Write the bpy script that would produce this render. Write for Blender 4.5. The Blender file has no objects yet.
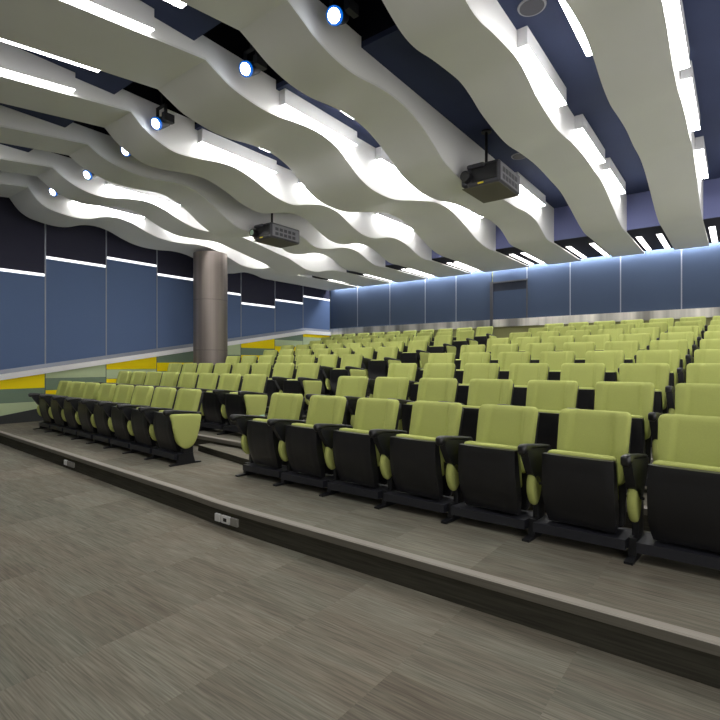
import bpy, math, random
from mathutils import Matrix, Vector
random.seed(7)
scn = bpy.context.scene
COL = scn.collection

# ------------------------------------------------------------------ materials
def new_mat(name):
    m = bpy.data.materials.new(name); m.use_nodes = True
    nt = m.node_tree
    b = nt.nodes['Principled BSDF']
    return m, nt, b

def lin(c):
    def f(v):
        v /= 255.0
        return v / 12.92 if v <= 0.04045 else ((v + 0.055) / 1.055) ** 2.4
    return (f(c[0]), f(c[1]), f(c[2]), 1)

def plain(name, rgb, rough=0.5, metal=0.0, spec=0.5, noise=0.0, scale=40.0, bump=0.0, stretch=(1, 1, 1)):
    m, nt, b = new_mat(name)
    b.inputs['Roughness'].default_value = rough
    b.inputs['Metallic'].default_value = metal
    b.inputs['Specular IOR Level'].default_value = spec
    c = lin(rgb)
    b.inputs['Base Color'].default_value = c
    if noise or bump:
        g = nt.nodes.new('ShaderNodeTexCoord')
        mp = nt.nodes.new('ShaderNodeMapping'); mp.inputs['Scale'].default_value = stretch
        nt.links.new(g.outputs['Object'], mp.inputs[0])
        n = nt.nodes.new('ShaderNodeTexNoise'); n.inputs['Scale'].default_value = scale; n.inputs['Detail'].default_value = 3
        nt.links.new(mp.outputs[0], n.inputs['Vector'])
        if noise:
            r = nt.nodes.new('ShaderNodeMapRange')
            r.inputs['From Min'].default_value = 0.3; r.inputs['From Max'].default_value = 0.7
            r.inputs['To Min'].default_value = 1 - noise; r.inputs['To Max'].default_value = 1 + noise
            nt.links.new(n.outputs['Fac'], r.inputs['Value'])
            mx = nt.nodes.new('ShaderNodeMix'); mx.data_type = 'RGBA'; mx.blend_type = 'MULTIPLY'
            mx.inputs['Factor'].default_value = 1
            mx.inputs[6].default_value = c
            nt.links.new(r.outputs['Result'], mx.inputs[7])
            nt.links.new(mx.outputs[2], b.inputs['Base Color'])
        if bump:
            bp = nt.nodes.new('ShaderNodeBump'); bp.inputs['Strength'].default_value = bump; bp.inputs['Distance'].default_value = 0.002
            nt.links.new(n.outputs['Fac'], bp.inputs['Height']); nt.links.new(bp.outputs[0], b.inputs['Normal'])
    return m

def glow(name, rgb, strength):
    m, nt, b = new_mat(name)
    b.inputs['Base Color'].default_value = (0.8, 0.8, 0.8, 1)
    b.inputs['Emission Color'].default_value = (rgb[0], rgb[1], rgb[2], 1)
    b.inputs['Emission Strength'].default_value = strength
    return m

def carpet(name, dark=1.0):
    m, nt, b = new_mat(name)
    N, L = nt.nodes, nt.links
    b.inputs['Roughness'].default_value = 0.95; b.inputs['Specular IOR Level'].default_value = 0.1
    tc = N.new('ShaderNodeTexCoord'); sep = N.new('ShaderNodeSeparateXYZ'); L.new(tc.outputs['Object'], sep.inputs[0])
    def math_(op, a, v=None):
        n = N.new('ShaderNodeMath'); n.operation = op
        L.new(a, n.inputs[0]) if not isinstance(a, (int, float)) else setattr(n.inputs[0], 'default_value', a)
        if v is not None:
            L.new(v, n.inputs[1]) if not isinstance(v, (int, float)) else setattr(n.inputs[1], 'default_value', v)
        return n.outputs[0]
    tx = math_('FLOOR', math_('DIVIDE', sep.outputs[0], 0.61))
    half = math_('MULTIPLY', math_('MODULO', tx, 2.0), 0.37)
    ty = math_('FLOOR', math_('ADD', math_('DIVIDE', sep.outputs[1], 0.61), half))
    cmb = N.new('ShaderNodeCombineXYZ'); L.new(tx, cmb.inputs[0]); L.new(ty, cmb.inputs[1])
    wn = N.new('ShaderNodeTexWhiteNoise'); L.new(cmb.outputs[0], wn.inputs['Vector'])
    # fine stripes along X, shifted from tile to tile
    off = N.new('ShaderNodeVectorMath'); off.operation = 'SCALE'; L.new(wn.outputs['Color'], off.inputs[0]); off.inputs['Scale'].default_value = 7.0
    add = N.new('ShaderNodeVectorMath'); add.operation = 'ADD'; L.new(tc.outputs['Object'], add.inputs[0]); L.new(off.outputs[0], add.inputs[1])
    def noise(sx, sy, detail, vec):
        mp = N.new('ShaderNodeMapping'); mp.inputs['Scale'].default_value = (sx, sy, 1); L.new(vec, mp.inputs[0])
        n = N.new('ShaderNodeTexNoise'); n.inputs['Scale'].default_value = 1.0; n.inputs['Detail'].default_value = detail
        L.new(mp.outputs[0], n.inputs['Vector']); return n.outputs['Fac']
    fine = noise(5.0, 135.0, 2, add.outputs[0])
    mid = noise(1.2, 9.0, 2, add.outputs[0])
    big = noise(0.5, 0.9, 2, tc.outputs['Object'])
    fr = N.new('ShaderNodeMapRange'); fr.inputs['From Min'].default_value = .3; fr.inputs['From Max'].default_value = .7
    fr.inputs['To Min'].default_value = .74; fr.inputs['To Max'].default_value = 1.24; L.new(fine, fr.inputs['Value'])
    mr = N.new('ShaderNodeMapRange'); mr.inputs['From Min'].default_value = .3; mr.inputs['From Max'].default_value = .7
    mr.inputs['To Min'].default_value = .88; mr.inputs['To Max'].default_value = 1.1; L.new(mid, mr.inputs['Value'])
    tr = N.new('ShaderNodeMapRange'); tr.inputs['To Min'].default_value = .84; tr.inputs['To Max'].default_value = 1.12; L.new(wn.outputs['Value'], tr.inputs['Value'])
    k = math_('MULTIPLY', math_('MULTIPLY', fr.outputs[0], mr.outputs[0]), tr.outputs[0])
    k = math_('MULTIPLY', k, dark)
    ramp = N.new('ShaderNodeMix'); ramp.data_type = 'RGBA'
    ramp.inputs[6].default_value = lin((126, 118, 105)); ramp.inputs[7].default_value = lin((122, 121, 109))
    s2 = N.new('ShaderNodeMapRange'); s2.inputs['From Min'].default_value = .35; s2.inputs['From Max'].default_value = .65; L.new(math_('ADD', math_('MULTIPLY', mid, .5), math_('MULTIPLY', big, .5)), s2.inputs['Value'])
    L.new(s2.outputs[0], ramp.inputs[0])
    mx = N.new('ShaderNodeMix'); mx.data_type = 'RGBA'; mx.blend_type = 'MULTIPLY'; mx.inputs[0].default_value = 1
    L.new(ramp.outputs[2], mx.inputs[6]); L.new(k, mx.inputs[7]); L.new(mx.outputs[2], b.inputs['Base Color'])
    bp = N.new('ShaderNodeBump'); bp.inputs['Strength'].default_value = .35; bp.inputs['Distance'].default_value = .004
    L.new(fine, bp.inputs['Height']); L.new(bp.outputs[0], b.inputs['Normal'])
    return m

def steel(name, rgb, sx, sy, rough=0.32, lo=.42, hi=1.3):
    """brushed metal with broad vertical streaks of light and dark"""
    m, nt, b = new_mat(name)
    N, L = nt.nodes, nt.links
    b.inputs['Metallic'].default_value = 0.75; b.inputs['Roughness'].default_value = rough
    tc = N.new('ShaderNodeTexCoord'); mp = N.new('ShaderNodeMapping'); mp.inputs['Scale'].default_value = (sx, sy, 0.05)
    L.new(tc.outputs['Object'], mp.inputs[0])
    n = N.new('ShaderNodeTexNoise'); n.inputs['Scale'].default_value = 1; n.inputs['Detail'].default_value = 4; L.new(mp.outputs[0], n.inputs['Vector'])
    r = N.new('ShaderNodeMapRange'); r.inputs['From Min'].default_value = .38; r.inputs['From Max'].default_value = .62
    r.inputs['To Min'].default_value = lo; r.inputs['To Max'].default_value = hi; L.new(n.outputs['Fac'], r.inputs['Value'])
    mx = N.new('ShaderNodeMix'); mx.data_type = 'RGBA'; mx.blend_type = 'MULTIPLY'; mx.inputs[0].default_value = 1
    mx.inputs[6].default_value = lin(rgb); L.new(r.outputs[0], mx.inputs[7]); L.new(mx.outputs[2], b.inputs['Base Color'])
    return m

M = {}
M['fabric'] = plain('green upholstery', (188, 195, 114), .85, spec=.15, noise=.05, scale=220, bump=.25)
M['shell'] = plain('black seat plastic', (27, 27, 30), .36, spec=.5, noise=.06, scale=300, bump=.15)
M['frame'] = plain('black seat frame', (26, 27, 31), .45, spec=.45)
M['armtop'] = plain('black armrest polymer', (28, 28, 30), .3, spec=.55)
M['beam'] = plain('grey black row beam', (38, 39, 46), .45, spec=.5)
M['carpet'] = carpet('striped carpet tile')
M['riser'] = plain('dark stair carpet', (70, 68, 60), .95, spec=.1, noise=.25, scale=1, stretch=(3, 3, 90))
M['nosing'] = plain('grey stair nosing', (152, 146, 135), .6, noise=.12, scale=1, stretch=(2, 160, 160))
M['nosing_shade'] = plain('grey nosing shaded face', (112, 108, 98), .6, noise=.12, scale=1, stretch=(2, 160, 160))  # same nosing, darkened: shade on its front face put into the colour
M['navy'] = plain('navy ceiling paint', (52, 60, 88), .8, spec=.2, noise=.04, scale=3)
M['bulkhead'] = plain('navy bulkhead lit tone', (112, 118, 160), .8, spec=.2)  # navy made paler, the light falling on this face put into the colour
M['black'] = plain('black ceiling void', (22, 23, 34), .9, spec=.1)
M['lowceil'] = plain('dark rear ceiling', (46, 46, 58), .8, spec=.2)
M['sheet'] = plain('off white wave sheet', (213, 214, 211), .55, spec=.25, noise=.015, scale=2)
M['fascia'] = plain('white wave fascia', (226, 226, 226), .6, spec=.2)
M['housing'] = plain('white light housing', (222, 222, 224), .5)
M['blue'] = plain('blue acoustic fabric', (98, 117, 154), .9, spec=.1, noise=.04, scale=120)
M['blue_back'] = plain('blue rear fabric', (72, 84, 106), .9, spec=.1, noise=.03, scale=120)
M['dark_blue'] = plain('blackish navy fabric', (60, 60, 76), .9, spec=.1, noise=.04, scale=120)
M['yellow'] = plain('yellow wall stripe', (252, 226, 10), .6, spec=.2)
M['light_green'] = plain('light sage wall stripe', (190, 205, 164), .7, spec=.2)
M['dark_green'] = plain('dark sage wall stripe', (122, 142, 122), .7, spec=.2)
M['olive'] = plain('olive wall', (150, 150, 104), .8, spec=.2)
M['seam'] = plain('grey metal seam', (150, 154, 166), .45, metal=.3)
M['rail'] = plain('satin rail lit face', (248, 247, 246), .35, noise=.05, scale=1, stretch=(1, 1.2, .1))
M['steel'] = steel('brushed steel band', (225, 220, 212), 2.2, .6, .3)
M['baseboard'] = plain('charcoal baseboard', (58, 60, 60), .8)
M['column'] = steel('bronze grey column', (146, 136, 131), 5, 5, .5, .8, 1.15)
M['joint'] = plain('dark column joint', (104, 95, 92), .6)
M['proj'] = plain('dark grey projector body', (60, 60, 68), .45, noise=.05, scale=60)
M['proj_side'] = plain('grey projector panel', (120, 120, 128), .45)
M['proj_black'] = plain('black projector front', (20, 20, 24), .4)
M['proj_under'] = plain('grey brown projector base', (84, 80, 72), .6)
M['lens'] = plain('green glint lens glass', (190, 225, 200), .12, spec=.8)  # pale green carries the glint on the lens as base colour
M['sticker'] = plain('yellow sticker', (225, 200, 40), .6)
M['spot'] = plain('black spotlight metal', (20, 21, 26), .5)
M['speaker'] = plain('dark speaker grille', (66, 66, 74), .7, noise=.2, scale=400)
M['speaker_rim'] = plain('grey speaker rim', (130, 130, 138), .5)
M['outlet'] = plain('white outlet plate', (225, 225, 225), .4)
M['outlet_grey'] = plain('grey outlet plate', (140, 138, 132), .5)
M['socket'] = plain('dark socket', (30, 30, 30), .5)
M['door_frame'] = plain('dark grey door frame', (74, 74, 80), .5)
M['transom'] = plain('dark door transom', (34, 42, 60), .6)
M['tube'] = glow('strip light diffuser', (1.0, .985, .96), 19.0)
M['tube_front'] = glow('front strip light diffuser', (1.0, .985, .96), 11.0)
M['tube_back'] = glow('rear strip light diffuser', (1.0, .985, .96), 5.0)
M['reveal'] = glow('white reveal strip', (.95, .96, 1.0), .75)
M['cove'] = glow('cove light', (.8, .88, 1.0), 2.0)
M['spot_core'] = glow('white spotlight lens', (.85, .93, 1.0), 9.0)
M['spot_halo'] = glow('blue spotlight ring', (.0, .15, .72), .5)
M['spot_halo'].node_tree.nodes['Principled BSDF'].inputs['Base Color'].default_value = (.0, .01, .05, 1)
M['mint'] = plain('pale mint light cover', (190, 230, 205), .4)

# ------------------------------------------------------------------ builders
def link(o, parent=None):
    COL.objects.link(o)
    if parent is not None: o.parent = parent
    return o

def mesh(name, V, F, mat, parent=None, smooth=False, mats=None, fm=None):
    me = bpy.data.meshes.new(name)
    me.from_pydata([tuple(v) for v in V], [], F)
    for m in (mats or [mat]): me.materials.append(m)
    if fm:
        for p, i in zip(me.polygons, fm): p.material_index = i
    if smooth:
        for p in me.polygons: p.use_smooth = True
    me.validate(); me.update()
    return link(bpy.data.objects.new(name, me), parent)

class MB:
    """collects boxes, tubes, loops into ONE mesh"""
    def __init__(s): s.V = []; s.F = []
    def add(s, V, F):
        k = len(s.V); s.V += [tuple(v) for v in V]; s.F += [[i + k for i in f] for f in F]; return s
    def box(s, x0, x1, y0, y1, z0, z1, bev=0.0):
        if bev <= 0:
            V = [(x, y, z) for z in (z0, z1) for y in (y0, y1) for x in (x0, x1)]
            F = [(0, 2, 3, 1), (4, 5, 7, 6), (0, 1, 5, 4), (2, 6, 7, 3), (0, 4, 6, 2), (1, 3, 7, 5)]
            return s.add(V, F)
        b = min(bev, (x1 - x0) * .49, (y1 - y0) * .49, (z1 - z0) * .49)
        rings = []
        for z, i in ((z0, b), (z0 + b, 0), (z1 - b, 0), (z1, b)):
            xa, xb, ya, yb = x0 + i, x1 - i, y0 + i, y1 - i
            c = b if i == 0 else b * .6
            rings.append([(xa + c, ya, z), (xb - c, ya, z), (xb, ya + c, z), (xb, yb - c, z), (xb - c, yb, z), (xa + c, yb, z), (xa, yb - c, z), (xa, ya + c, z)])
        return s.rings(rings)
    def rings(s, rings, cap=True):
        n = len(rings[0]); V = [p for r in rings for p in r]; F = []
        for k in range(len(rings) - 1):
            for i in range(n):
                j = (i + 1) % n
                F.append((k * n + i, k * n + j, (k + 1) * n + j, (k + 1) * n + i))
        if cap:
            F.append(tuple(reversed(range(n)))); F.append(tuple(range((len(rings) - 1) * n, len(rings) * n)))
        return s.add(V, F)
    def tube(s, p0, p1, r0, r1=None, n=16, cap=True):
        r1 = r0 if r1 is None else r1
        p0, p1 = Vector(p0), Vector(p1); d = (p1 - p0).normalized()
        a = d.orthogonal().normalized(); b = d.cross(a)
        ring = lambda p, r: [p + (a * math.cos(t) + b * math.sin(t)) * r for t in [2 * math.pi * i / n for i in range(n)]]
        return s.rings([ring(p0, r0), ring(p1, r1)], cap)
    def prism_x(s, poly, x0, x1):
        """polygon of (y, z) points extruded along x"""
        n = len(poly); V = [(x0, y, z) for y, z in poly] + [(x1, y, z) for y, z in poly]
        F = [tuple(range(n))[::-1], tuple(range(n, 2 * n))] + [(i, (i + 1) % n, n + (i + 1) % n, n + i) for i in range(n)]
        return s.add(V, F)
    def build(s, name, mat, parent=None, smooth=False):
        return mesh(name, s.V, s.F, mat, parent, smooth)

def thing(name, label, cat, loc=(0, 0, 0), rz=0.0, group=None):
    o = bpy.data.objects.new(name, None); o.empty_display_size = .1
    link(o); o.location = loc; o.rotation_euler = (0, 0, rz)
    o['label'] = label; o['category'] = cat
    if group: o['group'] = group
    return o
def tag(o, label, cat, group=None):
    o['label'] = label; o['category'] = cat
    if group: o['group'] = group
    return o
def struct(o, label=None):
    o['kind'] = 'structure'
    if label: o['label'] = label
    return o

def smooth_by_angle(o, deg=40):
    me = o.data
    for p in me.polygons: p.use_smooth = True
    import bmesh
    bm = bmesh.new(); bm.from_mesh(me)
    bmesh.ops.recalc_face_normals(bm, faces=bm.faces)
    for e in bm.edges:
        if len(e.link_faces) == 2 and e.calc_face_angle(0) > math.radians(deg): e.smooth = False
    bm.to_mesh(me); bm.free()
    return o

def interp(tab, t):
    if t <= tab[0][0]: return tab[0][1]
    for (a, va), (b, vb) in zip(tab, tab[1:]):
        if t <= b: return va + (vb - va) * (t - a) / (b - a)
    return tab[-1][1]

def spline(tab, t):
    """monotone-free Catmull-Rom through (t, v) points"""
    n = len(tab)
    if t <= tab[0][0]: return tab[0][1]
    if t >= tab[-1][0]: return tab[-1][1]
    for i in range(n - 1):
        if t <= tab[i + 1][0]:
            t0, v0 = tab[i]; t1, v1 = tab[i + 1]; h = t1 - t0
            m0 = (v1 - tab[i - 1][1]) / (t1 - tab[i - 1][0]) if i > 0 else (v1 - v0) / h
            m1 = (tab[i + 2][1] - v0) / (tab[i + 2][0] - t0) if i + 2 < n else (v1 - v0) / h
            u = (t - t0) / h
            return ((2 * u**3 - 3 * u**2 + 1) * v0 + (u**3 - 2 * u**2 + u) * h * m0 + (-2 * u**3 + 3 * u**2) * v1 + (u**3 - u**2) * h * m1)

# ------------------------------------------------------------------ dimensions
CAM_H = 1.177
FLOOR = -0.19
XL, YB = -11.29, 13.0            # left wall, back wall
XR = 3.0                         # built extent to the right of the camera
PITCH, RISE, Y1 = 1.09, 0.16, 3.40
NROW = 9
def bend(x):                     # the rows swing back towards the left wall
    return 0.0 if x > -3.0 else 0.0275 * min(1.0, (-3.0 - x)) * 1 + (0.055 * (-3.5 - x) if x < -3.5 else 0.0)
def bend_slope(x): return -0.055 if x < -3.5 else 0.0
RAIL0, RAILK = 1.04, 0.1523      # rail top height at y = 3.32 and its slope
def rail_top(y): return min(RAIL0 + RAILK * (y - 3.32), 2.325)

# ------------------------------------------------------------------ floor and tiers
struct(MB().box(XL - .1, XR, -2.5, 3.4, FLOOR - .15, FLOOR).build('floor', M['carpet']))
xs = [XL + i * (XR - XL) / 48 for i in range(49)]
def tier_slab(name, y_front, y_back, z, depth, bendfront=True, bendback=True, x0=XL, x1=XR, parent=None, nose=True):
    n = 48; X = [x0 + i * (x1 - x0) / n for i in range(n + 1)]
    V = []; F = []; fm = []
    for x in X:
        f = y_front + (bend(x) if bendfront else 0); b = y_back + (bend(x) if bendback else 0)
        V += [(x, f, z - depth), (x, f, z), (x, b, z), (x, b, z - depth)]
    for i in range(n):
        a = i * 4; c = a + 4
        F += [(a, c, c + 1, a + 1), (a + 1, c + 1, c + 2, a + 2)]; fm += [1, 0]
    F += [(0, 1, 2, 3), (n * 4 + 3, n * 4 + 2, n * 4 + 1, n * 4)]; fm += [1, 1]
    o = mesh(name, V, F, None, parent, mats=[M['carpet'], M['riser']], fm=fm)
    if nose:
        V = []; F = []; fm = []
        for x in X:
            f = y_front + bend(x)
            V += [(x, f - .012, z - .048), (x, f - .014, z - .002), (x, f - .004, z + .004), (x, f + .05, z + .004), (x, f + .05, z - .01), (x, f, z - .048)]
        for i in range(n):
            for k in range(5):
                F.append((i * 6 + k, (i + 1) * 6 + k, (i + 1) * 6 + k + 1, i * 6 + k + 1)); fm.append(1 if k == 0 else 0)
        ns = mesh('nosing', V, F, None, o, mats=[M['nosing'], M['nosing_shade']], fm=fm)
    return o
STEP_Y = 2.56
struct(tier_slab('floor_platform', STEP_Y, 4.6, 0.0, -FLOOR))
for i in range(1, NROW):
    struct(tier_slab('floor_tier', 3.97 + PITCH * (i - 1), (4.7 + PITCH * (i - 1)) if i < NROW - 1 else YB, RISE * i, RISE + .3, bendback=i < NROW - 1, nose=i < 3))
# half steps in the aisle between the blocks
for i in range(0, NROW - 1):
    xa, xb = -5.75 + .0345 * i, -4.02 + .0315 * i
    ya, yb = 3.93 + PITCH * i, 3.60 + PITCH * i
    z = RISE * i + RISE / 2
    yk = 4.15 + PITCH * i
    zb = z - .078
    st = mesh('floor_aisle_step', [(xa, ya, zb), (xb, yb, zb), (xb, yk, zb), (xa, yk, zb), (xa, ya, z), (xb, yb, z), (xb, yk, z), (xa, yk, z)],
              [(3, 2, 1, 0), (4, 5, 6, 7), (1, 2, 6, 5), (2, 3, 7, 6), (3, 0, 4, 7), (0, 1, 5, 4)], None, mats=[M['carpet'], M['riser']], fm=[0, 0, 1, 1, 1, 1])
    struct(st)

# outlets in the face of the platform step
def outlet(x, label, blocks, w):
    y = STEP_Y + bend(x)
    t = thing('power_outlet', label, 'outlet', (x, y - .0125, -.115), math.atan(bend_slope(x)), 'outlets in the platform step')
    for k, (a, b_, mat, sock) in enumerate(blocks):
        p = MB().box(a, b_, -.011, .012, -.032, .032, .004).build('plate', M[mat], t)
        if sock: MB().box((a + b_) / 2 - .02, (a + b_) / 2 + .02, -.013, -.01, -.014, .014).build('socket', M['socket'], p)
outlet(-3.36, 'white and grey outlet plates in the step face, nearer the camera',
       [(-.135, -.065, 'outlet', False), (-.05, .06, 'outlet', True), (.07, .16, 'outlet_grey', False)], .3)
outlet(-6.82, 'small white and grey outlet plates in the step face, further left',
       [(-.16, -.07, 'outlet', False), (-.05, .16, 'outlet_grey', False)], .3)

# ------------------------------------------------------------------ left wall
seams = [-2.6, 1.65, 2.9, 4.11, 5.34, 6.56, 7.85, 9.13, 10.43, 11.66, YB]
ledge = [3.3, 3.1, 2.95, 2.95, 3.32, 3.52, 3.32, 3.10, 2.86, 3.09, 3.33]
ledge = {2.9: 2.95, 1.65: 3.2, -2.6: 3.1, 4.11: 3.32, 5.34: 3.52, 6.56: 3.32, 7.85: 3.10, 9.13: 2.86, 10.43: 3.09, 11.66: 3.33}
wl = struct(MB().box(XL - .14, XL - .04, -2.6, YB + .14, FLOOR - .15, 5.2).build('wall_left', M['dark_blue']))
stripes = {   # colour bands below the rail, per bay: (z0, z1, colour)
    4: None}
bands_low = [
    (-2.6, 1.65, [(-.2, .2, 'light_green'), (.2, .45, 'dark_green'), (.45, 3, 'yellow')]),
    (1.65, 2.9, [(-.2, .2, 'dark_green'), (.2, .42, 'yellow'), (.42, 3, 'light_green')]),
    (2.9, 4.11, [(0, .40, 'light_green'), (.40, .665, 'dark_green'), (.665, 3, 'yellow')]),
    (4.11, 5.34, [(0, .40, 'light_green'), (.40, .62, 'yellow'), (.62, .86, 'dark_green'), (.86, 3, 'light_green')]),
    (5.34, 6.56, [(.2, .6, 'dark_green'), (.6, .82, 'yellow'), (.82, 1.03, 'light_green'), (1.03, 3, 'yellow')]),
    (6.56, 7.85, [(.4, .97, 'light_green'), (.97, 1.19, 'yellow'), (1.19, 3, 'dark_green')]),
    (7.85, 9.13, [(.6, 1.0, 'light_green'), (1.0, 1.21, 'yellow'), (1.21, 1.40, 'dark_green'), (1.40, 3, 'light_green')]),
    (9.13, 10.43, [(.8, 1.2, 'dark_green'), (1.2, 1.41, 'yellow'), (1.41, 1.61, 'dark_green'), (1.61, 3, 'yellow')]),
    (10.43, 11.66, [(1, 1.5, 'dark_green'), (1.5, 1.70, 'yellow'), (1.70, 1.9, 'light_green'), (1.9, 3, 'dark_green')]),
    (11.66, YB, [(1.2, 2.03, 'light_green'), (2.03, 3, 'yellow')]),
]
for k, (a, b) in enumerate(zip(seams, seams[1:])):
    zt = ledge[a]
    # blue lower panel with sloping bottom edge (behind the rail)
    za, zb = rail_top(a) - .03, rail_top(b) - .03
    g = .014
    V = [(XL - .05, a + g, za), (XL - .05, b - g, zb), (XL - .05, b - g, zt), (XL - .05, a + g, zt)]
    V += [(XL, y, z) for _, y, z in V]
    F = [(3, 2, 1, 0), (4, 5, 6, 7), (0, 1, 5, 4), (1, 2, 6, 5), (2, 3, 7, 6), (3, 0, 4, 7)]
    mesh('wall_panel', V, F, M['blue'], wl)
    MB().box(XL - .05, XL + .004, a + g, b - g, zt, zt + .055).build('light_reveal', M['reveal'], wl)
    MB().box(XL - .05, XL - .008, a + g, b - g, zt + .055, 5.1).build('upper_panel', M['dark_blue'], wl)
    if a > -2:
        MB().box(XL - .05, XL + .006, a - .013, a + .013, rail_top(a) - .03, 5.1).build('panel_seam', M['seam'], wl)
for a, b, zs in bands_low:
    for z0, z1, c in zs:
        # clip the band by the sloping baseboard and rail
        def lo(y): return max(z0, rail_top(y) - .95 if y > 2.5 else FLOOR)
        def hi(y): return min(z1, rail_top(y) - .1)
        ys = [a + .008 + (b - a - .016) * i / 10 for i in range(11)]
        ys = [y for y in ys if hi(y) > lo(y) + .004]
        if len(ys) < 2: continue
        V = []; F = []
        for y in ys: V += [(XL - .01, y, lo(y) + .003), (XL - .01, y, hi(y) - .003)]
        for i in range(len(ys) - 1): F.append((2 * i, 2 * i + 2, 2 * i + 3, 2 * i + 1))
        mesh('colour_band', V, F, M[c], wl)
MB().box(XL - .05, XL - .02, -2.6, YB, FLOOR, 2.3).build('backing_board', plain('slate backing', (70, 88, 100), .8), wl)
# sloping steel rail: bevel light put in colour, pale below, greyer above
rail = MB()
ys = [-2.6, 0, 3.32, 6, 9, 11.757, YB]
def rt(y): return RAIL0 + RAILK * (y - 3.32) if y < 11.757 else 2.325
sec = lambda y: [(XL - .02, y, rt(y) - .195), (XL + .05, y, rt(y) - .195), (XL + .055, y, rt(y) - .08), (XL + .012, y, rt(y)), (XL - .02, y, rt(y))]
rail.rings([sec(y) for y in ys])
o = struct(mesh('trim_1', rail.V, rail.F, None, mats=[M['rail'], M['seam']], fm=[1 if (i < 30 and i % 5 in (2, 3)) else 0 for i in range(len(rail.F))]))
# sloping charcoal baseboard
bb = MB()
bsec = lambda y, t, b_: [(XL - .02, y, b_), (XL + .03, y, b_), (XL + .03, y, t), (XL - .02, y, t)]
bb.rings([bsec(-2.6, FLOOR + .1, FLOOR), bsec(2.4, FLOOR + .12, FLOOR), bsec(3.3, .15, FLOOR), bsec(11.757, rt(11.757) - .89, 1.0), bsec(YB, 2.325 - .89, 1.2)])
struct(bb.build('baseboard_left', M['baseboard']))

struct(MB().box(XL - .1, XR, -2.62, -2.5, FLOOR, 5.2).build('wall_front_added', plain('added pale grey front wall', (185, 185, 182), .8)))  # unseen front wall, added for its effect on the light
# ------------------------------------------------------------------ back wall
ZT = 4.3
wb = struct(MB().box(XL - .14, XR, YB + .04, YB + .14, FLOOR, 5.2).build('wall_back', M['olive']))
f_, th_ = 494.0, math.radians(37.5)
bseams = [XL, -10.08, -8.78, -7.50, -6.48, -5.40, -4.43, -3.35, -2.22, -1.01, .2, 1.4]
for a, b in zip(bseams, bseams[1:]):
    if abs(a + 5.40) < .01: continue                     # the door bay
    MB().box(a + .012, b - .012, YB, YB + .05, 2.35, ZT).build('wall_panel', M['blue_back'], wb)
for a in bseams[1:]:
    if abs(a + 5.40) < .01: continue
    MB().box(a - .012, a + .012, YB - .004, YB + .05, 2.35, 4.0).build('panel_seam', M['seam'], wb)
struct(MB().box(XL, XR, YB - .03, YB + .04, 2.16, 2.365).build('trim_2', M['steel']))
# door flush in the blue bay
dx0, dx1 = -5.40, -4.43
d = struct(MB().box(dx0 + .03, dx1 - .012, YB + .004, YB + .05, 2.35, 3.14).build('door_1', M['blue_back']))
MB().box(dx0 + .03, dx1 - .012, YB + .01, YB + .05, 3.14, 3.36).build('transom', M['transom'], d)
MB().box(dx0 - .035, dx0 + .035, YB - .05, YB + .03, 1.28, 3.40).build('door_jamb', M['door_frame'], d)
MB().box(dx1 - .02, dx1 + .015, YB - .01, YB + .05, 2.35, 3.40).build('door_jamb', M['door_frame'], d)
MB().box(dx0 - .035, dx1 + .015, YB - .02, YB + .05, 3.36, 3.40).build('door_head', M['door_frame'], d)
MB().box(dx0 + .03, dx1 - .012, YB, YB + .05, 3.40, ZT).build('wall_panel', M['blue_back'], wb)
# cove light over the back wall
cv = tag(MB().box(XL + .1, XR - .1, YB - .135, YB - .03, 3.93, 3.95).build('cove_light', M['cove']), 'long cool white cove light washing the top of the rear blue wall', 'light')

# ------------------------------------------------------------------ ceiling
ZN = 4.39                                  # navy ceiling
YK = 10.6                                  # bulkhead
cl = MB()
cl.box(XL - .1, XR, -2.5, 2.9, ZN, ZN + .06)
cl.box(XL - .1, XR, 4.0, YK, ZN, ZN + .06)
ce = struct(cl.build('ceiling', M['navy']))
struct(MB().box(XL - .1, XR, 2.78, 4.12, 5.0, 5.06).build('ceiling_void', M['black']))
struct(MB().box(XL - .1, XR, 2.86, 2.9, ZN + .06, 5.0).build('trim_3', M['black']))
struct(MB().box(XL - .1, XR, 4.0, 4.04, ZN + .06, 5.0).build('trim_4', M['black']))
struct(MB().box(XL - .1, XR, YK, YK + .05, 3.72, ZN + .06).build('ceiling_bulkhead', M['bulkhead']))
rc_ = struct(MB().box(XL - .1, XR, YK + .05, YB - .14, 3.72, 3.76).build('ceiling_rear', M['lowceil']))
struct(MB().box(XL - .1, XR, YB - .18, YB + .04, 4.28, 4.32).build('ceiling_cove', M['lowceil']))
struct(MB().box(XL - .1, XR, YB - .18, YB - .14, 3.76, 4.28).build('trim_5', M['lowceil']))

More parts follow.
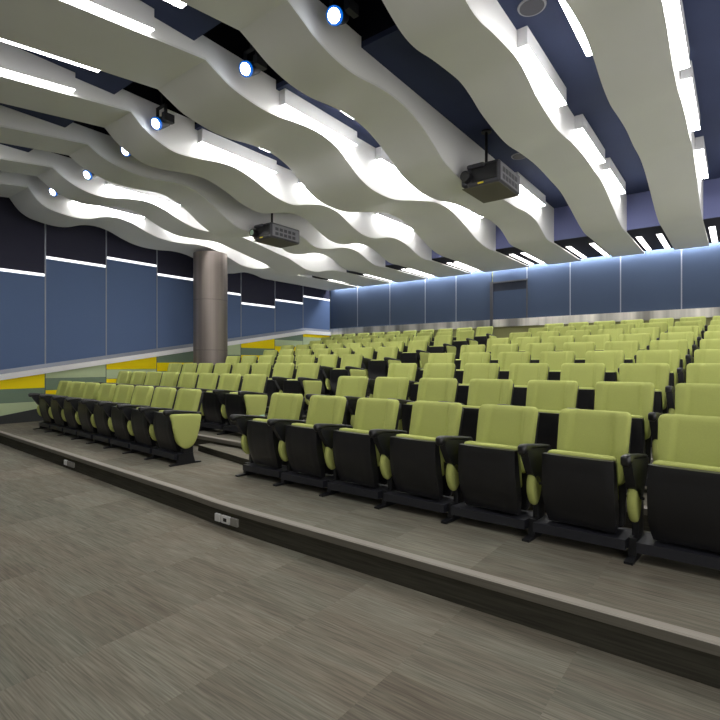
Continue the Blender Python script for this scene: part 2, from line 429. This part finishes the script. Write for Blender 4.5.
YC = {1: 2.95, 2: 2.95, 3: 2.96, 4: 3.03, 5: 3.10, 6: 3.19, 7: 3.23, 8: 3.33}   # crease line
E_ = [(10.1, 3.655), (10.6, 3.66), (11.4, 3.665), (12.84, 3.665)]
def prof(mid): return mid + E_
P = {
 1: prof([(3.2, 4.16), (3.5, 4.04), (3.85, 4.02), (4.3, 4.10), (4.75, 4.14), (5.1, 4.10), (5.5, 4.01), (5.9, 3.98), (6.4, 4.03), (6.9, 4.07), (7.4, 4.06), (8.0, 4.08), (8.5, 4.02), (9.1, 3.87), (9.6, 3.74)]),
 2: prof([(3.2, 4.16), (3.57, 4.02), (3.81, 4.00), (4.12, 4.05), (4.45, 4.09), (4.73, 4.11), (4.99, 4.07), (5.25, 4.00), (5.64, 3.95), (6.06, 3.93), (6.6, 3.99), (7.2, 4.03), (7.83, 4.02), (8.5, 3.99), (9.11, 3.86), (9.65, 3.73)]),
 3: prof([(3.12, 4.2), (3.32, 4.12), (3.6, 4.065), (3.9, 4.06), (4.26, 4.11), (4.59, 4.135), (4.93, 4.11), (5.23, 4.03), (5.5, 3.92), (5.74, 3.81), (6.05, 3.74), (6.4, 3.70), (6.9, 3.73), (7.4, 3.81), (7.93, 3.85), (8.4, 3.86), (8.96, 3.90), (9.5, 3.86), (9.8, 3.76)]),
 4: prof([(3.16, 4.205), (3.34, 4.13), (3.56, 4.09), (3.8, 4.07), (4.08, 4.085), (4.3, 4.12), (4.6, 4.15), (4.84, 4.145), (5.12, 4.08), (5.33, 3.97), (5.65, 3.81), (6.0, 3.74), (6.52, 3.755), (7.05, 3.88), (7.66, 4.02), (7.95, 4.06), (8.45, 4.05), (9.11, 3.88), (9.6, 3.73)]),
 5: prof([(3.26, 4.13), (3.46, 4.03), (3.7, 3.97), (4.05, 4.0), (4.38, 4.055), (4.69, 4.07), (5.03, 4.0), (5.35, 3.89), (5.63, 3.835), (5.9, 3.83), (6.27, 3.93), (6.66, 4.01), (7.05, 3.98), (7.44, 3.83), (7.79, 3.73), (8.2, 3.73), (8.75, 3.86), (9.1, 3.88), (9.5, 3.82)]),
 6: prof([(3.36, 4.165), (3.57, 4.10), (3.84, 4.06), (4.13, 4.06), (4.39, 4.09), (4.7, 4.12), (5.01, 4.06), (5.27, 3.94), (5.56, 3.77), (5.85, 3.66), (6.2, 3.65), (6.6, 3.76), (7.0, 3.87), (7.48, 3.84), (7.89, 3.70), (8.3, 3.72), (8.9, 3.86), (9.4, 3.86)]),
 7: prof([(3.40, 4.15), (3.6, 4.06), (3.84, 4.01), (4.14, 4.02), (4.45, 4.09), (4.8, 4.13), (5.14, 4.07), (5.38, 3.98), (5.64, 3.90), (5.9, 3.86), (6.4, 3.88), (6.9, 3.92), (7.5, 3.84), (8.08, 3.74), (8.37, 3.70), (8.67, 3.61), (9.0, 3.52), (9.4, 3.52), (9.75, 3.60)]),
 8: prof([(3.46, 4.09), (3.62, 3.98), (3.85, 3.93), (4.1, 3.91), (4.34, 3.94), (4.64, 4.05), (4.91, 4.09), (5.2, 4.05), (5.48, 3.95), (5.74, 3.88), (6.01, 3.85), (6.4, 3.86), (6.75, 3.90), (7.1, 3.89), (7.5, 3.80), (7.97, 3.64), (8.35, 3.60), (8.67, 3.64), (9.05, 3.73), (9.4, 3.72), (9.73, 3.66)]),
}
BX = {   # right edge, left edge at the front crease, left edge at the back wall
 1: (-.50, -1.10, -1.13), 2: (-1.70, -2.30, -2.36), 3: (-3.05, -3.68, -3.84), 4: (-4.31, -5.2, -5.55),
 5: (-5.93, -6.6, -6.94), 6: (-7.30, -7.9, -8.40), 7: (-8.60, -9.2, -9.77), 8: (-9.90, -10.8, -11.22)}
ordn = ['', 'rightmost', 'second from the right', 'third from the right', 'fourth from the right', 'fifth from the right', 'sixth from the right', 'seventh from the right', 'leftmost, beside the blue side wall']
def wave_z(k, y):
    return 4.264 - .137 * (YC[k] - y) if y <= YC[k] else spline([(YC[k], 4.264)] + P[k], y)
def left_x(k, y): return interp([(3.0, BX[k][1]), (YB, BX[k][2])], y)
for k in range(1, 9):
    t = thing('ceiling_wave_baffle', 'off-white wavy ceiling baffle hung lengthwise, ' + ordn[k], 'ceiling baffle', (BX[k][0], 3.0, 3.7), 0, 'wavy ceiling baffles')
    ox, oy, oz = t.location
    xr = BX[k][0]
    ys = sorted(set([-2.4, -1, 0, 1, 2, 2.6, 2.85, YC[k]] + [y for y in [3.0 + .06 * i for i in range(int((12.84 - 3.0) / .06) + 1)] if y > YC[k] + .03] + [12.84, YK]))
    T = .022
    V = []; F = []
    for y in ys:
        z = wave_z(k, y); xl = left_x(k, y)
        V += [(xr - ox, y - oy, z - oz), (xr - ox, y - oy, z + T - oz), (xl - ox, y - oy, z + T - oz), (xl - ox, y - oy, z - oz)]
    n = len(ys)
    for i in range(n - 1):
        for j in range(4):
            F.append((i * 4 + j, i * 4 + (j + 1) % 4, (i + 1) * 4 + (j + 1) % 4, (i + 1) * 4 + j))
    F += [(3, 2, 1, 0), tuple(n * 4 - 4 + j for j in range(4))]
    smooth_by_angle(mesh('wave_sheet', V, F, M['sheet'], t), 12)
    # upright side fascias, from the sheet up to the navy ceiling
    for side in (0, 1):
        V = []; F = []
        yy = [y for y in ys if y <= YK + .001]
        for y in yy:
            z = wave_z(k, y) + T * .5
            x = (xr - .002) if side == 0 else left_x(k, y) + .002
            x2 = x - .016 if side == 0 else x + .016
            top = (ZN + .02) if (y < 2.85 or y > 4.03) else 4.50
            V += [(x - ox, y - oy, z - oz), (x - ox, y - oy, top - oz), (x2 - ox, y - oy, top - oz), (x2 - ox, y - oy, z - oz)]
        for i in range(len(yy) - 1):
            for j in range(4):
                F.append((i * 4 + j, i * 4 + (j + 1) % 4, (i + 1) * 4 + (j + 1) % 4, (i + 1) * 4 + j))
        F += [(3, 2, 1, 0), tuple(len(yy) * 4 - 4 + j for j in range(4))]
        mesh('side_fascia', V, F, M['fascia'], t)

# ------------------------------------------------------------------ linear lights on the baffle flanks
spans = {'front': (.95, 2.42), 'a': (4.05, 5.42), 'b': (6.0, 7.6), 'c': (8.2, 9.7)}
spans_near = {'front': (.95, 2.42), 'a': (4.7, 6.05), 'b': (6.8, 8.15), 'c': (8.5, 9.85)}
spanw = {'front': 'ahead of dark slot', 'a': 'just past dark slot', 'b': 'middle run', 'c': 'at the bulkhead'}
bname = {1: 'rightmost baffle', 2: 'second baffle from right', 3: 'third baffle from right', 4: 'fourth baffle from right', 5: 'fifth baffle from right', 6: 'sixth baffle from right', 7: 'seventh baffle from right', 8: 'leftmost baffle'}
def flank_light(k, side, key, z=4.2, sp=None):
    a, b = sp or (spans_near if k < 3 and side == 'right' else spans)[key]
    ym = (a + b) / 2
    if side == 'right': x0, x1 = BX[k][0] + .004, BX[k][0] + .10
    else:
        xx = min(left_x(k, a), left_x(k, b)); x0, x1 = xx - .10, xx - .004
    t = thing('ceiling_light', 'white strip light, %s flank of %s, %s' % (side, bname[k], spanw[key]), 'light', ((x0 + x1) / 2, ym, ZN), 0, 'linear strip lights between the baffles')
    h = (x1 - x0) / 2; L = (b - a) / 2
    zz = (lambda y: z) if key != 'front' else (lambda y: z + .135 * (ym + y - b))
    rg = lambda dz0, dz1: [[(-h, y, zz(y) + dz0 - ZN), (h, y, zz(y) + dz0 - ZN), (h, y, dz1 if dz1 == 0 else zz(y) + dz1 - ZN), (-h, y, dz1 if dz1 == 0 else zz(y) + dz1 - ZN)] for y in (-L, L)]
    MB().rings(rg(.006, 0)).build('housing', M['housing'], t)
    MB().rings(rg(0, .006)).build('diffuser', M['tube_front' if key == 'front' else 'tube'], t)
for k in (1, 2, 4, 5, 7, 8):
    for key in ('front', 'a', 'b', 'c'): flank_light(k, 'right', key, 4.2, (6.3, 7.75) if (k, key) == (1, 'b') else None)
for k in (3, 6): flank_light(k, 'right', 'c')
for k in (3, 4, 6):
    for key in ('front', 'a'): flank_light(k, 'left', key, 4.205 if key == 'front' else 4.22)
flank_light(1, 'left', 'front', 4.205); flank_light(1, 'left', 'a', 4.24, (4.0, 5.3))
# rear strips in the dark low ceiling
gap_names = {8: 'leftmost gap', 7: 'second gap from left', 6: 'third gap from left', 5: 'fourth gap from left', 4: 'fourth gap from right', 3: 'third gap from right', 2: 'second gap from right', 1: 'rightmost gap'}
for k in range(1, 9):
    xa = BX[k][0] + .10
    xb = (left_x(k - 1, 12) - .12) if k > 1 else .05
    ww = (('left', xa), ('right', xb)) if k < 7 else (('', (xa + xb) / 2),)
    for w, x in ww:
        t = thing('ceiling_light', 'short strip light in dark rear ceiling, %s' % ((w + ' side of ' if w else '') + gap_names[k]), 'light', (x, 12.0, 3.72), 0, 'short strip lights in the rear ceiling')
        MB().box(-.055, .055, -.74, .74, -.012, -.001).build('housing', M['housing'], t)
        MB().box(-.045, .045, -.72, .72, -.018, -.012).build('diffuser', M['tube_back'], t)

# ------------------------------------------------------------------ stage spotlights in the dark slot
spot_at = [(-2.84, 3.33, 4.25, 'nearest, at the top edge'), (-4.09, 3.37, 4.25, 'second nearest'), (-5.80, 3.36, 4.18, 'third nearest'),
           (-6.93, 3.55, 4.20, 'fourth nearest'), (-8.28, 3.62, 4.19, 'fifth nearest'), (-9.55, 3.60, 4.18, 'furthest, by left wall')]
aim = Vector((.2, -1.0, -.62)).normalized()
for x, y, z, w in spot_at:
    t = thing('stage_spotlight', 'black stage spotlight glowing blue white in the dark slot, ' + w, 'spotlight', (x, y, z), 0, 'stage spotlights in the dark slot')
    back = -aim
    m = MB(); m.tube(aim * -.02, back * .2, .078, .06, 20); m.tube(back * .2, back * .26, .06, .035, 20)
    smooth_by_angle(m.build('lamp_body', M['spot'], t))
    smooth_by_angle(MB().tube(aim * -.022, aim * .012, .074, .076, 24).build('glow_ring', M['spot_halo'], t))
    m = MB(); m.tube(aim * .010, aim * .02, .060, .054, 24); smooth_by_angle(m.build('lens', M['spot_core'], t))
    m = MB(); c = back * .1
    m.box(c.x - .1, c.x - .087, c.y - .02, c.y + .02, c.z - .02, c.z + .2); m.box(c.x + .087, c.x + .1, c.y - .02, c.y + .02, c.z - .02, c.z + .2)
    m.box(c.x - .1, c.x + .1, c.y - .02, c.y + .02, c.z + .19, c.z + .205)
    m.tube((c.x, c.y, c.z + .2), (c.x, c.y, 4.99 - z), .012, n=10)
    m.build('yoke', M['spot'], t)
    m = MB()
    m.box(.09, .15, .02, .16, .02, .12)
    m.build('driver_box', M['spot'], t)

# ------------------------------------------------------------------ projectors
def projector(cx, cy, zb, w, dpt, h, label, xp, yp, glass='lens'):
    t = thing('ceiling_projector', label, 'projector', (cx, cy, zb), 0, 'ceiling projectors')
    W, D = w / 2, dpt / 2
    m = MB(); m.box(-W + .10, W, -D, D, .0, h, .02); smooth_by_angle(m.build('body', M['proj'], t), 30)
    m = MB(); m.box(-W, -W + .14, -D + .02, D - .05, .02, h - .05, .03); smooth_by_angle(m.build('side_bulge', M['proj'], t), 30)
    MB().box(-W + .02, W - .02, -D + .02, D - .02, -.006, .001).build('base_plate', M['proj_under'], t)
    # front face: black recess with lens, brows
    fr = MB().box(-W + .16, W - .03, -D - .008, -D + .03, .05, h - .03, .008).build('front_panel', M['proj_black'], t)
    MB().box(-W + .12, W - .2, -D - .05, -D + .05, h - .06, h - .01, .01).build('front_hood', M['proj'], t)
    lx, lz = -W + .11, h * .45
    m = MB(); m.tube((lx, -D + .06, lz), (lx, -D - .09, lz), .075, .068, 24); ln = smooth_by_angle(m.build('lens_barrel', M['proj_black'], t), 30)
    m = MB(); m.tube((lx, -D - .088, lz), (lx, -D - .094, lz), .054, .045, 24); smooth_by_angle(m.build('lens_glass', M[glass], ln), 30)
    MB().box(W - .30, W - .22, -D - .012, -D - .006, .012, .035).build('sticker', M['sticker'], t)
    # vented right side
    sd = MB().box(W - .004, W + .008, -D + .03, D - .03, .025, h - .03, .004).build('vent_panel', M['proj_side'], t)
    g = MB()
    for i in range(5):
        for j in range(2):
            y0 = -D + .09 + i * (dpt - .2) / 5; z0 = .05 + j * (h - .1) / 2
            g.box(W + .006, W + .011, y0, y0 + (dpt - .2) / 5 - .03, z0, z0 + (h - .1) / 2 - .03)
    g.build('vent_grille', M['proj'], sd)
    m = MB(); m.tube((xp, yp, h - .01), (xp, yp, ZN - zb), .02, n=12); m.tube((xp, yp, ZN - zb - .02), (xp, yp, ZN - zb), .07, n=20)
    m.box(xp - .14, xp + .14, yp - .16, yp + .16, h, h + .03, .006); m.tube((xp, yp, h + .02), (xp, yp, h + .08), .045, n=16)
    smooth_by_angle(m.build('ceiling_mount', M['spot'], t), 30)
projector(-2.75, 6.58, 3.555, .56, .76, .29, 'black projector hung from a pole in the gap right of centre, nearer the camera', -.03, -.08, 'socket')
projector(-6.98, 6.48, 3.465, .54, .74, .27, 'smaller-looking dark projector hung beyond the column, vented side towards the camera', -.03, -.08)

# ------------------------------------------------------------------ ceiling speakers
for (x, y), w in (((-1.48, 4.47), 'near the top edge of the photo'), ((-2.70, 7.58), 'just behind the nearer projector')):
    t = thing('ceiling_speaker', 'round dark speaker flush in the navy ceiling, ' + w, 'speaker', (x, y, ZN), 0, 'round ceiling speakers')
    m = MB(); m.tube((0, 0, 0), (0, 0, -.012), .125, .120, 32); smooth_by_angle(m.build('rim', M['speaker_rim'], t), 30)
    m = MB(); m.tube((0, 0, -.010), (0, 0, -.016), .108, .104, 32); smooth_by_angle(m.build('grille', M['speaker'], t), 30)

# ------------------------------------------------------------------ column
t = thing('round_column', 'tall round bronze-grey column standing among the left seats before the blue wall', 'column', (-10.2, 7.32, .48))
m = MB(); m.tube((0, 0, 0), (0, 0, 3.34), .40, n=48, cap=True); smooth_by_angle(m.build('shaft', M['column'], t), 40)
for z in (1.0, 2.2):
    m = MB(); m.tube((0, 0, z), (0, 0, z + .012), .402, n=48, cap=False); m.build('joint_ring', M['joint'], t)

# ------------------------------------------------------------------ seats
def superpad(w, h, d, nx=14, nz=12, corner=.25, crown=.3, y_of_z=None, bolster=0.0, top_taper=0.0, hollow=0.0):
    """cushion: rounded-rectangle outline in x-z, padded in y (front is -y). z from 0 to h."""
    V = []; F = []
    def edge(u):  # 0 at rim, 1 inside : superellipse softness
        return (1 - abs(u) ** 5) ** .5 if abs(u) < 1 else 0
    ex = [math.sin(math.pi / 2 * (2 * i / nx - 1)) if False else (2 * i / nx - 1) for i in range(nx + 1)]
    ez = [2 * j / nz - 1 for j in range(nz + 1)]
    def remap(u, n=.75): return math.copysign(1 - (1 - abs(u)) ** 1.5, u)
    idx = {}
    for side in (0, 1):
        for j, b in enumerate(ez):
            for i, a in enumerate(ex):
                u, v = remap(a), remap(b)
                # squash corners to a rounded rectangle
                r = corner
                au, av = abs(u), abs(v)
                if au > 1 - r and av > 1 - r * w / h:
                    du, dv = (au - (1 - r)) / r, (av - (1 - r * w / h)) / (r * w / h)
                    m_ = max(du, dv); l = math.hypot(du, dv)
                    if l > 1e-6:
                        du, dv = du * m_ / l, dv * m_ / l
                        au, av = 1 - r + du * r, 1 - r * w / h + dv * r * w / h
                U, Vv = math.copysign(au, u), math.copysign(av, v)
                x = U * w / 2 * (1 - top_taper * (1 - (Vv + 1) / 2)); z = (Vv + 1) / 2 * h
                e = edge(a) * edge(b)
                k = d / 2 * (crown + (1 - crown) * e) if (abs(a) < 1 and abs(b) < 1) else d / 2 * crown
                y = (-k if side == 0 else k)
                if side == 0 and bolster:
                    au_ = abs(U)
                    q = min(1, max(0, (.74 - .06 * Vv - au_) / .2)); y += bolster * q * q * (3 - 2 * q) + .007 * math.exp(-((au_ - (.60 - .05 * Vv)) / .05) ** 2) * e
                if side == 0 and hollow: y += hollow * (1 - U * U)
                yy = y + (y_of_z(z) if y_of_z else 0)
                idx[side, i, j] = len(V); V.append((x, yy, z))
    for j in range(nz):
        for i in range(nx):
            F.append((idx[0, i, j], idx[0, i + 1, j], idx[0, i + 1, j + 1], idx[0, i, j + 1]))
            F.append((idx[1, i, j], idx[1, i, j + 1], idx[1, i + 1, j + 1], idx[1, i + 1, j]))
    for i in range(nx):
        F.append((idx[0, i, 0], idx[1, i, 0], idx[1, i + 1, 0], idx[0, i + 1, 0])); F.append((idx[0, i, nz], idx[0, i + 1, nz], idx[1, i + 1, nz], idx[1, i, nz]))
    for j in range(nz):
        F.append((idx[0, 0, j], idx[0, 0, j + 1], idx[1, 0, j + 1], idx[1, 0, j])); F.append((idx[0, nx, j], idx[1, nx, j], idx[1, nx, j + 1], idx[0, nx, j + 1]))
    return V, F

def moved(V, dx=0, dy=0, dz=0): return [(x + dx, y + dy, z + dz) for x, y, z in V]

def shield_pad(outline, thick, x, crown=.35, n=10):
    """padded plate in the y-z plane: outline polygon shrinks towards both faces"""
    cy = sum(p[0] for p in outline) / len(outline); cz = sum(p[1] for p in outline) / len(outline)
    rings = []
    for k in range(n + 1):
        t = math.cos(math.pi * k / n)                     # 1 .. -1
        s = .72 + .28 * math.sqrt(max(0, 1 - abs(t) ** 2.6))
        rings.append([(x - t * thick / 2, cy + (y - cy) * s, cz + (z - cz) * s) for y, z in outline])
    return rings

def curve_outline(pts, n=6):
    """closed Catmull-Rom through points"""
    out = []; m = len(pts)
    for i in range(m):
        p0, p1, p2, p3 = pts[i - 1], pts[i], pts[(i + 1) % m], pts[(i + 2) % m]
        for k in range(n):
            t = k / n
            out.append(tuple(.5 * ((2 * p1[c]) + (-p0[c] + p2[c]) * t + (2 * p0[c] - 5 * p1[c] + 4 * p2[c] - p3[c]) * t * t + (-p0[c] + 3 * p1[c] - 3 * p2[c] + p3[c]) * t ** 3) for c in (0, 1)))
    return out

SW = .45                                       # back width
def lean(z): return .255 * z                   # backrest recline
def make_seat(pitch, skew=0.0):
    parts = {}
    hp = pitch / 2
    V, F = superpad(SW, .46, .09, 34, 14, corner=.16, crown=.55, y_of_z=lambda z: lean(z), bolster=.028, top_taper=.05)
    parts['backrest'] = (smooth_by_angle(mesh('backrest', moved(V, 0, .125, .395), F, M['fabric']), 60))
    V, F = superpad(SW - .012, .69, .05, 10, 14, corner=.14, crown=.6, y_of_z=lambda z: lean(z))
    parts['back_shell'] = smooth_by_angle(mesh('back_shell', moved(V, 0, .111, .135), F, M['shell']), 60)
    # tipped-up seat: green pad behind, black pan in front
    V, F = superpad(.415, .30, .085, 12, 10, corner=.14, crown=.5, y_of_z=lambda z: -.025 - .04 * (z / .3))
    parts['seat_cushion'] = smooth_by_angle(mesh('seat_cushion', moved(V, 0, .03, .302), F, M['fabric']), 60)
    # pan: bowed black shell with a raised rim and sunk middle field
    nx, nz = 16, 14; w, h = .43, .44; V = []; F = []
    for side in (0, 1):
        for j in range(nz + 1):
            for i in range(nx + 1):
                a, b = 2 * i / nx - 1, 2 * j / nz - 1
                u = math.copysign(1 - (1 - abs(a)) ** 1.4, a); v = math.copysign(1 - (1 - abs(b)) ** 1.4, b)
                wid = w / 2 * (1 + .035 * (1 - ((v + 1) / 2)) - .10 * max(0, -v - .6) / .4)
                bowx = 1 - abs(u) ** 4
                x = u * wid; z = (v + 1) / 2 * h - (.012 if v < -.8 else 0) * u * u
                bow = .035 * math.sin(math.pi * (v + 1) / 2) + .02 * bowx
                y = -.045 - bow
                if abs(u) < .74 and -.8 < v < .78: y += .006
                if side == 1: y = -.002
                V.append((x, y - .075 * ((v + 1) / 2) + .0, z))
    def ix(s, i, j): return s * (nx + 1) * (nz + 1) + j * (nx + 1) + i
    for j in range(nz):
        for i in range(nx):
            F += [(ix(0, i, j), ix(0, i + 1, j), ix(0, i + 1, j + 1), ix(0, i, j + 1)), (ix(1, i, j), ix(1, i, j + 1), ix(1, i + 1, j + 1), ix(1, i + 1, j))]
    for i in range(nx): F += [(ix(0, i, 0), ix(1, i, 0), ix(1, i + 1, 0), ix(0, i + 1, 0)), (ix(0, i, nz), ix(0, i + 1, nz), ix(1, i + 1, nz), ix(1, i, nz))]
    for j in range(nz): F += [(ix(0, 0, j), ix(0, 0, j + 1), ix(1, 0, j + 1), ix(1, 0, j)), (ix(0, nx, j), ix(1, nx, j), ix(1, nx, j + 1), ix(0, nx, j + 1))]
    parts['seat_pan'] = smooth_by_angle(mesh('seat_pan', moved(V, 0, .005, .145), F, M['shell']), 35)
    bm_ = MB(); xa, xb = -hp + .030, hp - .030  # row beam, deepened backwards to stand in for shade under the seat
    bm_.rings([[(x, -.11 + skew * x, .062), (x, .13 + skew * x, .05), (x, .13 + skew * x, .122), (x, -.11 + skew * x, .122)] for x in (xa, xb)])
    parts['beam_and_shade'] = bm_.build('beam_and_shade', M['beam'])
    def stand(x, key, end):
        # armrest with rounded nose
        m = MB(); rings = []
        for y, wd, z0, z1 in ((-.262, .022, .612, .628), (-.257, .042, .592, .640), (-.24, .054, .578, .646), (-.20, .056, .582, .646), (-.14, .054, .608, .641), (.10, .05, .582, .610), (.20, .046, .572, .594), (.212, .03, .576, .588)):
            b = min(.012, wd * .3)
            rings.append([(x - wd / 2 + b, y, z0), (x + wd / 2 - b, y, z0), (x + wd / 2, y, z0 + b), (x + wd / 2, y, z1 - b), (x + wd / 2 - b, y, z1), (x - wd / 2 + b, y, z1), (x - wd / 2, y, z1 - b), (x - wd / 2, y, z0 + b)])
        m.rings(rings); parts['armrest' + key] = smooth_by_angle(m.build('armrest', M['armtop']), 50)
        # black tablet housing: a wedge under the armrest
        wedge = [(-.225, .62), (.205, .575), (.195, .53), (.13, .44), (.07, .36), (-.03, .36), (-.12, .44), (-.185, .54)]
        m = MB(); m.prism_x(wedge, x - .026, x + .026); parts['tablet_box' + key] = m.build('tablet_box', M['frame'])
        # green padded lower shield
        ol = curve_outline([(-.11, .425), (-.05, .45), (.02, .41), (.03, .32), (.0, .245), (-.045, .215), (-.095, .25), (-.128, .34)], 5)
        m = MB(); m.rings(shield_pad(ol, .052, x)); parts['side_pad' + key] = smooth_by_angle(m.build('side_pad', M['fabric']), 60)
        # leg and foot
        m = MB(); m.box(x - .02, x + .02, -.02, .10, .02, .45, .006); m.tube((x - .05, -.02, .36), (x + .05, -.02, .36), .008, n=8)
        parts['leg' + key] = m.build('leg', M['frame'])
        m = MB(); m.prism_x([(-.185, 0), (.2, 0), (.2, .012), (.12, .02), (.09, .125), (-.075, .125), (-.09, .022), (-.185, .014)], x - .024, x + .024)
        parts['foot' + key] = m.build('foot', M['frame'])
    stand(-hp, '', False)
    return parts, stand

def end_stand(x, parts):
    """outer side of a row end: full green shield on the aisle side"""
    ol = curve_outline([(-.20, .59), (-.08, .592), (.10, .582), (.18, .565), (.175, .48), (.14, .33), (.085, .225), (.0, .185), (-.085, .225), (-.15, .35), (-.185, .5)], 5)
    m = MB(); m.rings(shield_pad(ol, .05, x + .045), True)
    parts['end_panel'] = smooth_by_angle(m.build('end_panel', M['fabric']), 60)

SEATS = []
def proto(pitch, skew=0.0):
    parts, stand = make_seat(pitch, skew)
    ends = {}
    keep = dict(parts)
    stand(pitch / 2, '_end', True)
    end = {k: parts[k] for k in parts if k not in keep}
    end_stand(pitch / 2, end)
    for o in list(keep.values()) + list(end.values()): COL.objects.unlink(o)
    return keep, end
PR = {}
num = ['', 'first', 'second', 'third', 'fourth', 'fifth', 'sixth', 'seventh', 'eighth', 'ninth', 'tenth']
FAR = ('backrest', 'back_shell', 'seat_cushion', 'seat_pan', 'armrest', 'tablet_box', 'side_pad', 'end_panel', 'leg')
def place(pitch_key, x, y, z, rz, label, end, row, extra=None):
    keep, endp = PR[pitch_key]
    t = thing('auditorium_seat', label, 'seat', (x, y, z), rz, 'green tip-up auditorium seats')
    for src in list(keep.values()) + (list(endp.values()) if end else []):
        nm = src.name.split('.')[0]
        c = src.copy(); COL.objects.link(c); c.parent = t
    if extra:
        MB().box(pitch_key / 2 + .06, pitch_key / 2 + .075, .03, .12, .24, .31, .004).build('aisle_light', M['mint'], t)
    return t

xr_feet = -.50
rowname = ['', 'front row', 'second row', 'third row', 'fourth row', 'fifth row', 'sixth row', 'seventh row', 'eighth row', 'back row']
for i in range(NROW):
    x0 = -4.11 + .0315 * i
    p = round((xr_feet - x0) / 6, 4)
    PR[p] = proto(p, .08)
    y = Y1 + PITCH * i; z = RISE * i
    for j in range(7):
        xc = x0 + p * (j + .5)
        lab = 'green tip-up seat, %s from the aisle in the %s, wide right-hand block' % (num[j + 1], rowname[i + 1])
        place(p, xc, y + bend(xc), z, -.08, lab, j == 6, i)
PL = .6
def lbend(x): return .06 * (-5.45 - x) - .01
PR[PL] = proto(PL)
cnt = [8, 8, 8, 7, 7, 8, 8, 9, 10]
for i in range(NROW):
    xe = (-5.27 if i else -5.12) + .03 * i
    z = RISE * i
    ang = math.atan(-.06)
    for j in range(cnt[i]):
        xc = xe - PL * (j + .5)
        y = Y1 + PITCH * i + lbend(xc) - (.05 if i == 0 else 0)
        lab = 'green tip-up seat, %s from the aisle in the %s, smaller left-hand block' % (num[j + 1], rowname[i + 1])
        place(PL, xc, y, z, ang, lab, j == 0, i, extra=(j == 0 and i in (1, 4)))
for keep, end in PR.values():
    for o in list(keep.values()) + list(end.values()): bpy.data.objects.remove(o)

# ------------------------------------------------------------------ lamps and world
def area(name, loc, sx, sy, power, rot=(0, 0, 0), color=(1, 1, 1), spread=math.pi):
    l = bpy.data.lights.new(name, 'AREA'); l.shape = 'RECTANGLE'; l.size = sx; l.size_y = sy; l.energy = power; l.color = color; l.spread = spread
    o = bpy.data.objects.new(name, l); link(o); o.location = loc; o.rotation_euler = rot
    return o
w = bpy.data.worlds.new('world'); scn.world = w; w.use_nodes = True
w.node_tree.nodes['Background'].inputs[0].default_value = (1.0, .98, .95, 1)
w.node_tree.nodes['Background'].inputs[1].default_value = .72

for i in range(8):
    xa = XL + .2 + i * 1.55
    area('cove_lamp', (xa + .75, YB - .065, 3.78), 1.5,     .06, 11, (math.radians(8), 0, 0), (.9, .945, 1.0))
# ------------------------------------------------------------------ camera
cam = bpy.data.cameras.new('camera'); cam.sensor_width = 36; cam.sensor_fit = 'HORIZONTAL'
cam.lens = 494 / 720 * 36; cam.shift_y = 3 / 720; cam.clip_start = .05
co = bpy.data.objects.new('camera', cam); link(co)
co.location = (0, 0, CAM_H); co.rotation_euler = (math.radians(90), 0, math.radians(37.5))
scn.camera = co
scn.view_settings.view_transform = 'Standard'
scn.view_settings.look = 'None'
scn.view_settings.exposure = 0.98
scn.cycles.use_denoising = True
scn.cycles.max_bounces = 8; scn.cycles.diffuse_bounces = 5
